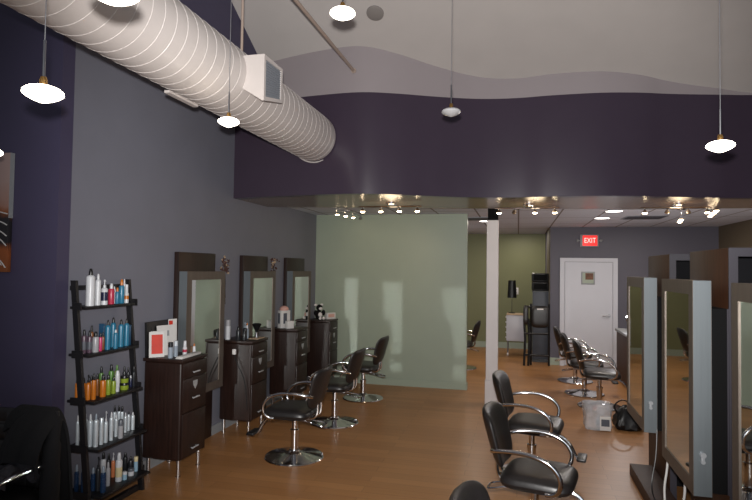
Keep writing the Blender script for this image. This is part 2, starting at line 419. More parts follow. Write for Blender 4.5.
track('track_light', (2.1, 8.35, 2.72), PI/2-.2, (-.3, -.1, .1, .3), 'lower spot light track seen end on above the far right towers', (0, 1, 1, 1), .1, .07)
track('track_light', (2.35, 7.9, 2.72), PI/2-.2, (-.4, -.15, .1, .35), 'upper right spot light track seen end on with glowing bulbs', (1, 1, 1, 1), .06, .07)
# recessed lights and slot vents in the tiles
for p, lab in (((1.33, 8.74), 'recessed ceiling light nearer the bulkhead, right of the exit sign'), ((1.32, 9.86), 'recessed ceiling light above and right of the exit sign, the farther one'), ((-.56, 10.3), 'recessed ceiling light just left of the column top')):
    r = empty('recessed_light', (*p, 2.72), 0, lab, 'ceiling light', 'recessed lights in the tiled ceiling')
    MB().lathe([(.11, 0), (.125, -.008), (.125, .0)], n=28).build('rim', M['white'], r)
    MB().lathe([(0, -.004), (.11, -.004), (.11, .001), (0, .001)], n=28).build('lens', M['can'], r)
for x, lab in ((1.93, 'dark slot air vent in the tiles, right of the exit door'), (-.72, 'dark slot air vent in the tiles, left of the column')):
    r = empty('ceiling_vent', (x, 9.8, 2.72), 0, lab, 'vent', 'slot vents in the tiled ceiling')
    MB().box(-.3, .3, -.28, .28, -.008, 0).build('vent_plate', M['grille'], r, smooth=False)
    mb = MB()
    for k in range(6): mb.box(-.27, .27, -.25+k*.09, -.2+k*.09, -.012, -.007)
    mb.build('slots', M['edge_grey'], r, 'dark slots', smooth=False)

# painting on the purple wall
r = empty('painting', (-4.03, 3.46, 1.785), 0, 'abstract canvas in rust, black and dusty pink on the purple wall', 'painting')
MB().box(-.38, .38, -.04, -.003, 0, .885, .004).build('canvas', painting_mat(), r)
mb = MB()
for k, z in enumerate((.43, .36, .29, .23, .08)):
    mb.tube(spline([(.05, -.043, z+.03), (.2, -.043, z+.03-.01*k), (.3, -.043, z+.015), (.372, -.043, z-.012*k)], 5), .0045, 5)
for a in (0, 1): mb.tube([(.3-.02*a, -.043, .09+.02*a), (.335, -.043, .05)], .004, 5)
mb.build('brush_strokes', M['paper'], r, 'pale brush strokes')
MB().box(.38, .383, -.04, -.003, .40, .885).build('canvas_edge', M['trim_grey'], r, 'pale upper part of the canvas side')

# exit sign, door notice, wall plates
r = empty('exit_sign', (1.345, 11.85, 2.45), 0, 'glowing red EXIT sign above the white door', 'sign')
MB().box(-.17, .17, -.05, -.002, -.12, .12, .008).build('sign_housing', M['trim_grey'], r)
MB().box(-.125, .145, -.056, -.048, -.1, .1, .003).build('sign_face', M['red_exit'], r, 'glowing red face')
cu = bpy.data.curves.new('sign_letters', 'FONT'); cu.body = 'EXIT'; cu.size = .125; cu.align_x = 'CENTER'; cu.align_y = 'CENTER'; cu.extrude = .001; cu.materials.append(M['letter'])
t0 = bpy.data.objects.new('sign_text', cu); COL.objects.link(t0); dg = bpy.context.evaluated_depsgraph_get(); lm = bpy.data.meshes.new_from_object(t0.evaluated_get(dg)); bpy.data.objects.remove(t0)
t = bpy.data.objects.new('sign_letters', lm); COL.objects.link(t); t.parent = r; t.location = (.01, -.0575, 0); t.rotation_euler = (PI/2, 0, 0); t.scale = (.85, 1.1, 1)
for s in (-1, 1): MB().cyl((s*.17, -.03, 0), (s*.2, -.03, 0), .012, n=8).lathe([(0, -.03), (.022, -.02), (.026, .02), (0, .03)], c=(s*.215, -.03, 0), n=12).build('side_lamp', M['trim_grey'], r)
r = empty('door_notice', (1.32, 11.8, 1.72), 0, 'square framed notice with a brown picture on the white door', 'notice')
MB().box(-.125, .125, -.014, -.0005, -.125, .125, .003).build('notice_frame', M['trim_grey'], r)
MB().box(-.1, .1, -.017, -.013, -.1, .1).build('notice_sheet', M['trim_green'], r)
MB().box(-.05, .095, -.0195, -.0165, -.03, .095).build('notice_picture', mat('rust print', '#6d4630', .6, noise=.4, scale=20), r, 'brown printed picture')
tag(MB().box(.603, .62, 13.0, 13.09, 1.6, 1.75, .004).build('thermostat', M['white']), 'white thermostat on the passage wall edge by the black tower', 'thermostat')
r = empty('wall_outlet', (-.05, 14, 1.36), 0, 'white outlet plate on the olive wall beside the floor lamp shade', 'outlet')
MB().box(-.06, .06, -.008, -.0005, -.08, .08, .003).build('cover_plate', M['white'], r)
MB().box(-.025, .025, -.011, -.007, .015, .055).box(-.025, .025, -.011, -.007, -.055, -.015).build('sockets', M['trim_grey'], r)

# ---------------------------------------------------------------- styling chairs (front towards +x)
def styling_chair(label, group):
    r = empty('styling_chair', (0, 0, 0), 0, label, 'chair', group)
    MB().lathe([(0, 0), (.285, 0), (.288, .008), (.28, .018), (.2, .034), (.1, .05), (.06, .062), (.05, .075), (0, .075)], n=48).build('base_disc', M['chrome'], r)
    MB().cyl((0, 0, .07), (0, 0, .26), .038, n=24).cyl((0, 0, .26), (0, 0, .4), .027, n=24).lathe([(.044, .245), (.044, .27), (.03, .275)], n=24).build('hydraulic_column', M['chrome'], r)
    MB().box(-.16, .16, -.13, .13, .385, .405, .006).build('seat_plate', M['steel'], r)
    def seat(u, v, h): return Vector((.03+u, v*(1+.1*u),   .448+h+(.012*(1-(u/.27)**2) if h > 0 else 0)))
    MB().cushion(superell(.24, .25, 40, 5), seat, lambda q: .048*(1-q**7)**.5+.006*(1-q*q), 9).build('seat', M['leather'], r)
    ol = []
    for a, b in superell(1, 1, 44, 4.2):
        ol.append((a*(.19+.045*(b+1)/2), b*.2))
    def bk(u, v, h):
        z = .7+v; bend = 1.1*u*u
        return Vector((-.222-.29*(z-.5)+bend - (.02 if False else 0)+h*.96, u*.98, z-h*.2))
    MB().cushion(ol, bk, lambda q: .034*(1-q**6)**.5+.008*(1-q*q), 9).build('backrest', M['leather'], r)
    MB().tube(spline([(-.1, .05, .4), (-.2, .05, .405), (-.245, .05, .45), (-.25, .05, .54)], 5), .012, 8).tube(spline([(-.1, -.05, .4), (-.2, -.05, .405), (-.245, -.05, .45), (-.25, -.05, .54)], 5), .012, 8).build('back_bracket', M['chrome'], r)
    for s in (-1, 1):
        MB().tube(spline([(-.25, s*.2, .635), (-.21, s*.25, .655), (-.1, s*.28, .672), (.03, s*.292, .668), (.14, s*.295, .63), (.2, s*.295, .56), (.2, s*.285, .485), (.16, s*.272, .44), (.11, s*.258, .43)], 6), .015, 10, flat=1.0).build('armrest', M['chrome'], r)
    f = MB().tube(spline([(.1, 0, .39), (.25, 0, .375), (.33, 0, .31), (.38, 0, .22), (.41, 0, .19), (.45, 0, .19)], 5), .014, 8).build('footrest', M['chrome'], r)
    MB().box(.39, .47, -.1, .1, .195, .225, .012).build('foot_pad', M['black'], f)
    MB().tube(spline([(-.03, .03, .37), (-.18, .05, .36), (-.3, .06, .335), (-.32, 0, .33), (-.3, -.06, .335), (-.18, -.05, .36), (-.03, -.03, .37)], 5), .007, 8).build('pump_lever', M['chrome'], r)
    return r
gL, gM, gR = 'styling chairs along the left mirrors', 'styling chairs in the middle row', 'styling chairs along the far right counter'
ch = styling_chair('black styling chair nearest the camera by the left cabinets', gL)
ch.location = (-2.11, 5.28, 0); ch.rotation_euler = (0, 0, PI)
dup(ch, (-2.12, 6.57, 0), PI-.03, 'black styling chair second of the left wall row', gL)
dup(ch, (-2.13, 7.9, 0), PI-.06, 'black styling chair before the green wall, farthest of the left wall row', gL)
dup(ch, (.08, 2.46, 0), -.2, 'black styling chair with only its back top showing at the bottom edge', gM)
dup(ch, (.12, 4.1, 0), -.2, 'large black styling chair in the middle foreground facing the right mirrors', gM)
dup(ch, (.13, 5.45, 0), -.17, 'black styling chair just behind the large foreground one, before the white column', gM)
dup(ch, (1.09, 8.4, 0), -.1, 'black styling chair just behind the clear plastic bag', gR)
dup(ch, (.98, 9.2, 0), -.1, 'black styling chair in the middle of the far right row', gR)
dup(ch, (.94, 10.2, 0), -.1, 'black styling chair closest to the exit door', gR)
dup(ch, (-1.03, 10.9, 0), PI, 'black styling chair mostly hidden beyond the end of the green wall', None)

# ---------------------------------------------------------------- left wall stations
def cabinet(label):
    r = empty('cabinet', (-2.83, 0, 0), 0, label, 'cabinet', 'dark tool cabinets along the left wall')   # front face at local x = 0, spans y 0..0.4
    W = .4
    MB().box(-.385, -.012, 0, W, .15, 1.0, .018, 3).build('carcass', M['espresso'], r)
    MB().box(-.395, .004, -.008, W+.008, 1.0, 1.03, .006).build('cabinet_top', M['espresso'], r)
    for (z0, z1, hz) in ((.86, .99, .9), (.56, .85, .672), (.165, .55, .227)):
        nm = 'drawer' if z0 > .5 else 'door'
        d_ = MB().box(-.013, .004, .012, W-.012, z0, z1, .003).build(nm, M['espresso'], r)
        MB().cyl((.003, W/2-.035, hz), (.018, W/2-.035, hz), .005, n=8).cyl((.003, W/2+.035, hz), (.018, W/2+.035, hz), .005, n=8).tube([(.02, W/2-.05, hz), (.02, W/2+.05, hz)], .007, 8).build('handle', M['lock'], d_, 'metal bar handle')
        if nm == 'drawer' and z0 < .6:
            b = MB(); a_ = [b.bm.verts.new((.0042, W/2+y, .79+z)) for y, z in ((-.035, .03), (.035, .03), (.028, -.01), (0, -.045), (-.028, -.01))]
            c_ = [b.bm.verts.new((.009, v.co.y, v.co.z)) for v in a_]; b.bm.faces.new(a_); b.bm.faces.new(c_); b.bridge(a_, c_)
            b.build('lock_plate', M['lock'], d_, 'small shield-shaped chrome plate', smooth=False)
    for x in (-.345, -.045):
        for y in (.04, W-.04):
            MB().cyl((x, y, 0), (x, y, .152), .017, n=16).lathe([(.022, 0), (.022, .012), (.017, .014)], c=(x, y, 0), n=16).build('leg', M['chrome'], r)
    return r
cb = cabinet('dark glossy cabinet nearest the bottle shelf'); cb.location.y = 4.45
dup(cb, (-2.83, 5.79, 0), 0, 'dark glossy cabinet between the first and second left mirrors')
dup(cb, (-2.83, 7.1, 0), 0, 'dark glossy cabinet between the second and third left mirrors')
dup(cb, (-2.83, 8.46, 0), 0, 'dark glossy cabinet in the corner by the green wall')

def framed_mirror(r, fx, nx, W, z0, z1, depth, y0=0, bw=.085):
    """frame whose front is at local x=fx and looks towards nx"""
    xb = fx-nx*depth
    lo, hi = min(fx, xb), max(fx, xb)
    f = MB()
    for (a, b, c, d) in ((0, W, z0, z0+bw), (0, W, z1-bw, z1), (0, bw, z0+bw, z1-bw), (W-bw, W, z0+bw, z1-bw)):
        f.box(lo, hi, y0+a, y0+b, c, d)
    fo = f.build('mirror_frame', M['frame'], r, smooth=False)
    e = .0015
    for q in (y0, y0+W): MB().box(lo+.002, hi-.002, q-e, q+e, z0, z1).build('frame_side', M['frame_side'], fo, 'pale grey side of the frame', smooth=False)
    g = fx-nx*.006
    MB().box(min(g, xb), max(g, xb), y0+bw-.002, y0+W-bw+.002, z0+bw-.002, z1-bw+.002).build('mirror_glass', M['mirror'], r, smooth=False)
    return fo
def left_station(label):
    r = empty('mirror_station', (XL, 0, 0), 0, label, 'mirror', 'framed mirrors on the left wall')
    MB().box(.001, .05, -.015, .68, .02, 1.985, .003).build('back_board', M['espresso'], r)
    framed_mirror(r, .14, 1, .735, .55, 1.795, .089)
    return r
ls = left_station('tall framed mirror on dark board, nearest on the left wall'); ls.location.y = 4.935
dup(ls, (XL, 6.28, 0), 0, 'tall framed mirror on dark board, middle one on the left wall')
dup(ls, (XL, 7.61, 0), 0, 'tall framed mirror on dark board, farthest on the left wall')

# ---------------------------------------------------------------- right-hand stations
def right_station(label):
    r = empty('styling_station', (1.0, 0, 0), 0, label, 'mirror station', 'dark tower stations with framed mirrors on the right')
    t = MB().box(.2, .245, .03, .81, 0, 2.0, .002).box(.75, .795, .03, .81, 0, 2.0, .002)
    t.build('side_panel', M['brown_wood'], r)
    MB().box(.245, .75, .03, .81, 1.955, 2.0).build('top_panel', M['brown_wood'], r, smooth=False)
    MB().box(.198, .797, .02, .03, 1.95, 2.001).box(.198, .247, .02, .03, 0, 1.95).box(.748, .797, .02, .03, 0, 1.95).build('front_edge', M['edge_grey'], r, 'grey purple front edging', smooth=False)
    MB().box(.245, .75, .42, .45, 0, 1.955).box(.245, .75, .05, .42, .9, .93).build('inner_panel', M['dark_in'], r, smooth=False)
    b = MB().box(.1, .199, .035, .78, .56, 1.64, .003).build('mirror_backing', M['black_matte'], r, 'black block behind the mirror', smooth=False)
    MB().box(.19, .2, .028, .035, .56, 1.64).build('backing_edge', M['edge_grey'], b, smooth=False)
    fo = framed_mirror(r, 0, -1, .75, .55, 1.805, .1, y0=0)
    MB().cyl((.05, -.002, .79), (.05, -.018, .79), .016, n=16).cyl((.05, -.002, .75), (.05, -.014, .75), .012, n=16).box(.04, .06, -.012, -.001, .74, .8, .003).build('frame_lock', M['lock'], fo, 'small chrome lock on the frame side')
    return r
rs = right_station('dark tower station with framed mirror cut off by the right edge'); rs.location.y = 2.35
dup(rs, (1.0, 3.73, 0), 0, 'large dark tower station with framed mirror second from the right edge')
dup(rs, (1.0, 5.08, 0), 0, 'smaller looking dark tower station with framed mirror beside the black purse')
tag(MB().box(1.0, 1.195, 1.8, 5.7, 0, .1, .004).build('station_plinth', M['brown_wood']), 'low dark wooden plinth on the floor below the right mirrors', 'plinth')

# station counter with a mirror ball-like stand mirror
r = empty('counter', (1.64, 8.5, 0), 0, 'long brown wooden counter beside the far right chairs', 'counter')
MB().box(.02, .6, 0, 2.15, .05, .83, .004).build('counter_body', M['brown_wood'], r)
MB().box(0, .62, -.02, 2.17, .83, .875, .006).build('counter_top', M['trim_grey'], r, 'grey counter top')
MB().box(.06, .58, .02, 2.1, 0, .05).build('toe_kick', M['black_matte'], r)
r = empty('table_mirror', (1.74, 9.72, .875), 0, 'round chrome mirror standing on the brown counter', 'mirror')
MB().lathe([(0, 0), (.075, 0), (.07, .012), (.015, .02), (.009, .05), (.009, .14), (0, .14)], n=24).build('mirror_stand', M['chrome'], r)
MB().lathe([(0, -.012), (.1, -.01), (.108, 0), (.1, .012), (0, .006)], n=32, M=Matrix.Translation((0, 0, .24)) @ Matrix.Rotation(PI/2, 4, 'X') @ Matrix.Rotation(.5, 4, 'Y')).build('mirror_head', M['chrome'], r)

# ---------------------------------------------------------------- ladder shelf
SHELF = {1: (-3.10, 1.536), 2: (-3.058, 1.186), 3: (-3.004, .845), 4: (-2.956, .503), 5: (-2.918, .168)}
r = empty('ladder_shelf', (-3.1, 3.87, 0), 0, 'black ladder shelf of hair products leaning on the grey wall', 'shelf')
ox, oy = 3.1, -3.87
def post(y):
    mb = MB(); a = []
    for z, x in ((0, -3.005), (1.73, -3.192)):
        a.append([mb.bm.verts.new((x+ox+dx_, y+oy+dy_, z)) for dx_, dy_ in ((-.022, -.013), (.022, -.013), (.022, .013), (-.022, .013))])
    mb.bm.faces.new(a[0]); mb.bm.faces.new(a[1]); mb.bridge(*a)
    return mb.build('post', M['black_wood'], r, smooth=False)
post(3.572); post(4.168)
MB().box(-3.24+ox, -3.218+ox, 3.585+oy, 4.155+oy, 1.655, 1.69).build('top_rail', M['black_wood'], r, smooth=False)
MB().box(-3.05+ox, -3.01+ox, 3.585+oy, 4.155+oy, .005, .045).build('bottom_rail', M['black_wood'], r, smooth=False)
for k, (xf, z) in SHELF.items():
    s_ = MB().box(-3.238+ox, xf+ox, 3.588+oy, 4.152+oy, z-.02, z, .002).build('shelf_board', M['black_wood'], r)
    d = xf+3.238
    mb = MB()
    mb.box(-3.175+ox, -3.19+d*.6+ox, 3.548+oy, 3.558+oy, z-.024, z+.03)
    mb.build('shelf_bracket', M['black_wood'], s_, smooth=False)
    MB().box(-3.175+ox, -3.19+d*.6+ox, 4.182+oy, 4.192+oy, z-.024, z+.03).build('shelf_bracket', M['black_wood'], s_, smooth=False)

BOTTLES = [
    (1, -3.154, 3.695, 0.283, 0.0297, 'can', 'white', 'black', 'tall fat white spray can with black tip, nearest bottle on the top ladder shelf'),
    (1, -3.154, 3.776, 0.242, 0.0198, 'can', 'white', 'white', 'tall slim white can second from the near end of the top ladder shelf'),
    (1, -3.154, 3.848, 0.197, 0.0238, 'pump', 'navy', 'white', 'white pump bottle with dark navy label on the top ladder shelf'),
    (1, -3.154, 3.927, 0.164, 0.0223, 'bottle', 'red', 'white', 'pinkish red bottle with white cap on the top ladder shelf'),
    (1, -3.186, 4.003, 0.138, 0.0114, 'can', 'white', 'white', 'small white can behind the red bottle on the top ladder shelf'),
    (1, -3.151, 3.994, 0.130, 0.0151, 'bottle', 'blue', 'orange', 'short blue bottle with orange tip on the top ladder shelf'),
    (1, -3.154, 4.049, 0.195, 0.0210, 'bottle', 'blue', 'orange', 'taller blue bottle with orange tip on the top ladder shelf'),
    (1, -3.189, 4.126, 0.197, 0.0117, 'can', 'white', 'white', 'slim white can behind the taller blue bottle on the top ladder shelf'),
    (1, -3.151, 4.107, 0.152, 0.0162, 'tub', 'white', 'orange', 'white bottle with orange band at the far end of the top ladder shelf'),
    (2, -3.144, 3.634, 0.177, 0.0167, 'bottle', 'plum', 'black', 'plum bottle with black cap, nearest on the second ladder shelf'),
    (2, -3.127, 3.672, 0.166, 0.0168, 'bottle', 'plum', 'black', 'plum bottle with black cap beside the silver bottle on the second shelf'),
    (2, -3.189, 3.764, 0.193, 0.0144, 'bottle', 'amber', 'black', 'amber bottle with black tip behind the plum bottles on the second shelf'),
    (2, -3.110, 3.715, 0.155, 0.0219, 'bottle', 'silver', 'black', 'silver bottle with black cap among plum bottles on the second shelf'),
    (2, -3.116, 3.773, 0.141, 0.0129, 'bottle', 'pink', 'black', 'slim pink bottle with black cap on the second ladder shelf'),
    (2, -3.144, 3.835, 0.138, 0.0124, 'bottle', 'amber', 'black', 'slim amber bottle with black cap beside the pink one on the second shelf'),
    (2, -3.194, 3.886, 0.197, 0.0184, 'box', 'darkblue', 'darkblue', 'dark blue carton at the back of the second ladder shelf'),
    (2, -3.127, 3.867, 0.229, 0.0194, 'can', 'blue', 'black', 'tall blue can, nearest of the blue cans on the second ladder shelf'),
    (2, -3.178, 3.992, 0.237, 0.0200, 'can', 'blue', 'black', 'tall blue can with big black cap in the back row of the second shelf'),
    (2, -3.105, 3.930, 0.149, 0.0167, 'can', 'blue', 'white', 'shorter blue can in front of the tall blue cans on the second shelf'),
    (2, -3.133, 4.028, 0.220, 0.0201, 'can', 'blue', 'black', 'tall blue can just past the shorter blue one on the second shelf'),
    (2, -3.133, 4.096, 0.222, 0.0192, 'can', 'blue', 'black', 'tall blue can, farthest of the blue cans on the second ladder shelf'),
    (2, -3.138, 4.131, 0.167, 0.0140, 'box', 'darkblue', 'orange', 'dark blue carton with orange print at the far end of the second shelf'),
    (3, -3.175, 3.614, 0.164, 0.0138, 'bottle', 'orange', 'black', 'orange bottle half hidden by the near post on the third ladder shelf'),
    (3, -3.134, 3.632, 0.162, 0.0159, 'bottle', 'orange', 'black', 'orange bottle just past the near post on the third ladder shelf'),
    (3, -3.100, 3.640, 0.185, 0.0166, 'pump', 'orange', 'black', 'orange pump bottle on the third ladder shelf'),
    (3, -3.167, 3.751, 0.154, 0.0143, 'bottle', 'amber', 'black', 'dull amber bottle behind the orange pump bottle on the third shelf'),
    (3, -3.067, 3.658, 0.191, 0.0153, 'bottle', 'orange', 'black', 'tall orange bottle at the front edge of the third ladder shelf'),
    (3, -3.134, 3.776, 0.167, 0.0143, 'bottle', 'amber', 'black', 'dull amber bottle behind the tall orange one on the third shelf'),
    (3, -3.067, 3.756, 0.167, 0.0213, 'bottle', 'orange', 'black', 'widest orange bottle with flat black cap on the third ladder shelf'),
    (3, -3.192, 3.887, 0.200, 0.0162, 'bottle', 'green', 'black', 'dark green bottle at the back behind the widest orange bottle'),
    (3, -3.075, 3.824, 0.154, 0.0173, 'bottle', 'lime', 'black', 'lime bottle beside the widest orange bottle on the third shelf'),
    (3, -3.067, 3.874, 0.131, 0.0167, 'bottle', 'lime', 'black', 'shorter lime bottle beside the white tube on the third shelf'),
    (3, -3.183, 3.989, 0.200, 0.0195, 'bottle', 'green', 'black', 'tall green bottle behind the lime bottles on the third shelf'),
    (3, -3.084, 3.939, 0.165, 0.0170, 'tube', 'white', 'white', 'white tube standing on its cap on the third ladder shelf'),
    (3, -3.187, 4.062, 0.184, 0.0168, 'bottle', 'lime', 'green', 'green topped bottle behind the white tube on the third shelf'),
    (3, -3.084, 4.023, 0.055, 0.0301, 'jar', 'lime', 'black', 'squat lime jar at the bottom of the stacked pair on the third shelf'),
    (3, -3.084, 4.023, 0.055, 0.0286, 'jar2', 'lime', 'black', 'squat lime jar on top of the other lime jar'),
    (3, -3.167, 4.128, 0.163, 0.0139, 'bottle', 'smoke', 'black', 'dark bottle behind the stacked lime jars on the third shelf'),
    (3, -3.134, 4.133, 0.158, 0.0124, 'bottle', 'smoke', 'black', 'dark bottle just past the lime jars on the third shelf'),
    (3, -3.104, 4.127, 0.092, 0.0115, 'bottle', 'navy', 'white', 'small navy bottle near the far end of the third shelf'),
    (3, -3.080, 4.133, 0.168, 0.0124, 'bottle', 'smoke', 'black', 'slim dark bottle with pointed black cap at the far end of the third shelf'),
    (4, -3.157, 3.612, 0.228, 0.0117, 'can', 'chrome', 'white', 'silver spray can left of the near post on the fourth ladder shelf'),
    (4, -3.157, 3.689, 0.223, 0.0140, 'can', 'chrome', 'white', 'silver spray can half behind the near post on the fourth shelf'),
    (4, -3.072, 3.641, 0.237, 0.0166, 'can', 'chrome', 'white', 'first full silver spray can past the near post on the fourth shelf'),
    (4, -3.029, 3.648, 0.242, 0.0166, 'can', 'chrome', 'clear', 'silver spray can with clear cap at the near front of the fourth shelf'),
    (4, -3.029, 3.706, 0.198, 0.0140, 'cyl', 'chrome', 'chrome', 'capless flat-topped silver can on the fourth ladder shelf'),
    (4, -3.029, 3.754, 0.236, 0.0141, 'pump', 'chrome', 'white', 'silver pump bottle in the middle of the fourth ladder shelf'),
    (4, -3.029, 3.813, 0.214, 0.0143, 'can', 'chrome', 'white', 'silver spray can just past the silver pump bottle on the fourth shelf'),
    (4, -3.061, 3.908, 0.170, 0.0132, 'can', 'chrome', 'white', 'slim silver spray can beside the grey capped can on the fourth shelf'),
    (4, -2.997, 3.881, 0.142, 0.0174, 'cyl', 'silver', 'grey', 'short silver can with a wide grey cap on the fourth shelf'),
    (4, -3.179, 4.039, 0.202, 0.0144, 'bottle', 'chrome', 'black', 'silver bottle with arched black cap, nearest of the back row on the fourth shelf'),
    (4, -3.179, 4.091, 0.191, 0.0145, 'bottle', 'chrome', 'black', 'silver bottle with arched black cap, middle of the back row on the fourth shelf'),
    (4, -3.179, 4.130, 0.176, 0.0147, 'bottle', 'chrome', 'black', 'silver bottle with arched black cap, farthest of the back row on the fourth shelf'),
    (4, -3.061, 4.019, 0.159, 0.0109, 'can', 'chrome', 'white', 'slim silver can third from the far end of the fourth shelf'),
    (4, -3.072, 4.072, 0.158, 0.0110, 'can', 'chrome', 'black', 'slim silver can with dark tip second from the far end of the fourth shelf'),
    (4, -3.061, 4.109, 0.142, 0.0145, 'can', 'chrome', 'white', 'silver spray can at the far end of the fourth ladder shelf'),
    (5, -3.162, 3.621, 0.199, 0.0152, 'bottle', 'bluegel', 'clear', 'clear bottle of blue gel left of the near post on the bottom shelf'),
    (5, -3.099, 3.612, 0.210, 0.0122, 'bottle', 'bluegel', 'clear', 'clear bottle of blue gel touching the near post on the bottom shelf'),
    (5, -3.065, 3.677, 0.168, 0.0153, 'bottle', 'bluegel', 'clear', 'narrow clear bottle of blue gel right of the near post on the bottom shelf'),
    (5, -3.032, 3.689, 0.249, 0.0174, 'pump', 'smoke', 'smoke', 'dark spray bottle with grey collar on the bottom ladder shelf'),
    (5, -2.973, 3.672, 0.190, 0.0193, 'bottle', 'bluegel', 'clear', 'wide clear bottle of blue gel at the front of the bottom shelf'),
    (5, -3.162, 3.902, 0.202, 0.0191, 'bottle', 'white', 'black', 'white bottle with black cap at the back of the bottom shelf'),
    (5, -3.024, 3.786, 0.178, 0.0149, 'bottle', 'silver', 'silver', 'grey bottle in the middle of the bottom ladder shelf'),
    (5, -3.150, 3.947, 0.181, 0.0163, 'bottle', 'smoke', 'black', 'tall black bottle behind the grey one on the bottom shelf'),
    (5, -3.112, 3.953, 0.191, 0.0140, 'pump', 'peach', 'white', 'orange and pink pump bottle with white pump on the bottom shelf'),
    (5, -3.011, 3.891, 0.219, 0.0236, 'bottle', 'cream', 'white', 'large cream and white bottle on the bottom ladder shelf'),
    (5, -3.124, 4.112, 0.141, 0.0176, 'bottle', 'smoke', 'black', 'tall dark bottle behind the small white tins on the bottom shelf'),
    (5, -2.986, 3.931, 0.061, 0.0161, 'cyl', 'paleblue', 'white', 'small pale blue tin beside the cream bottle on the bottom shelf'),
    (5, -3.074, 4.117, 0.112, 0.0191, 'bottle', 'smoke', 'black', 'wide dark bottle near the far end of the bottom shelf'),
    (5, -2.998, 4.021, 0.055, 0.0223, 'jar', 'white', 'grey', 'white squat jar near the far end of the bottom shelf'),
    (5, -3.024, 4.115, 0.117, 0.0152, 'cyl', 'paleblue', 'cream', 'pale blue can with cream top at the far end of the bottom shelf'),
]

SHELFNAME = {1: 'top', 2: 'second', 3: 'third', 4: 'fourth', 5: 'bottom'}
def bottle(kind, h, rad, body, cap, loc, label, group=None, band=None, name=None, cat='bottle'):
    bmt, cmt = bottle_mat(body), bottle_mat(cap)
    x, y, z = loc; R = rad; b = MB(); c = MB(); nm = name or 'bottle'
    if kind == 'can':
        hb = h*.8
        b.lathe([(0, 0), (R, 0), (R, hb-.012), (R*.93, hb-.004), (R*.62, hb+.004), (R*.5, hb+.006), (0, hb+.006)], n=20); nm = name or 'spray_can'
        c.lathe([(R*.48, hb+.005), (R*.46, hb+(h-hb)*.55), (R*.3, h-.004), (R*.2, h), (0, h)], n=14)
    elif kind == 'cyl':
        hb = h*.68
        b.lathe([(0, 0), (R, 0), (R, hb), (0, hb)], n=20); nm = name or 'spray_can'
        c.lathe([(R*.97, hb), (R*.97, h-.003), (R*.85, h), (0, h)], n=20)
    elif kind == 'pump':
        hb = h*.68
        b.lathe([(0, 0), (R, 0), (R, hb*.88), (R*.8, hb*.96), (R*.45, hb), (0, hb)], n=20); nm = name or 'pump_bottle'
        c.lathe([(R*.45, hb-.001), (R*.45, hb+.018), (R*.18, hb+.02), (R*.16, h-.018), (R*.3, h-.016), (R*.3, h-.002), (0, h)], n=14)
        c.tube([(0, 0, h-.008), (R*.7, -R*.5, h-.01), (R*.95, -R*.7, h-.016)], .004, 6)
    elif kind in ('jar', 'jar2'):
        hb = h*.62
        b.lathe([(0, 0), (R*.95, 0), (R, .004), (R, hb), (0, hb)], n=24); nm = name or 'jar'
        c.lathe([(R*1.02, hb), (R*1.02, h-.003), (R*.97, h), (0, h)], n=24)
    elif kind == 'tube':
        hb = h*.16
        b.lathe([(R*.8, hb), (R*.95, hb+.006), (R, h*.6), (R*.9, h*.85), (R*.55, h), (0, h)], n=20); nm = name or 'tube'
        c.lathe([(0, 0), (R*.85, 0), (R*.85, hb), (0, hb)], n=20)
    elif kind == 'box':
        b.box(-R, R, -R*.8, R*.8, 0, h, .002); c.box(-R*.7, R*.7, -R*.82, -R*.799, h*.55, h*.85); nm = name or 'carton'; cat = 'box'
    elif kind == 'tub':
        b.lathe([(0, 0), (R, 0), (R, h*.5), (R*.7, h*.56), (R*.65, h), (0, h)], n=20); c.lathe([(R*1.015, h*.2), (R*1.015, h*.4)], n=20)
    else:
        hb = h*.76
        b.lathe([(0, 0), (R*.94, 0), (R, .004), (R, hb*.9), (R*.85, hb*.97), (R*.5, hb), (0, hb)], n=20)
        c.lathe([(R*.56, hb-.001), (R*.56, hb+(h-hb)*.45), (R*.42, h-.004), (R*.3, h), (0, h)], n=14)
    o = b.build(nm, bmt); o.location = loc; tag(o, label, cat, group)
    c.build('print_panel' if kind in ('box', 'tub') else 'cap', cmt, o)
    if band: 
        l = MB().lathe([(R*1.012, h*.16), (R*1.012, h*.5)], n=20).build('label_band', bottle_mat(band), o)
    return o
for s, x, y, h, rad, kind, body, cap, lab in BOTTLES:
    rad *= 1.06
    z = SHELF[s][1]+(.0555 if kind == 'jar2' else 0)
    band = None
    if body == 'navy' and s == 1: body, band = 'white', 'navy'
    elif body == 'cream': body, band = 'white', 'cream'
    elif body == 'plum': band = 'grey'
    bottle(kind, h, rad, body, cap, (x, y, z), lab, 'hair products on the %s ladder shelf' % SHELFNAME[s], band)

# ---------------------------------------------------------------- things on the left cabinets (tops at z = 1.03)
T = 1.031
o = MB().box(-.012, .012, -.2, .2, 0, .31, .004).build('black_tray', M['black']); o.location = (-3.205, 4.66, T); o.rotation_euler = (0, -.04, 0)
tag(o, 'black flat tray standing against the wall behind the magazines', 'tray')
def booklet(name, loc, rz, tilt, w, h, t, m, label, cover=None, cm=None, cat='magazine'):
    o = MB().box(-t/2, t/2, -w/2, w/2, 0, h, .001).build(name, m, smooth=False)
    o.location = loc; o.rotation_euler = (0, tilt, rz); tag(o, label, cat, 'papers on the nearest cabinet')
    if cover:
        y0, y1, z0, z1 = cover
        MB().box(t/2, t/2+.0012, y0, y1, z0, z1).build('cover_print', cm, o, smooth=False)
    return o
booklet('magazine', (-3.125, 4.5, T), -.8, -.12, .13, .225, .014, M['paper'], 'white magazine with a red cover panel on the nearest cabinet', (-.045, .05, .03, .2), M['red_print'])
booklet('brochure', (-3.16, 4.55, T), -.55, -.1, .2, .225, .01, M['paper'], 'plain white brochure leaning behind the red magazine')
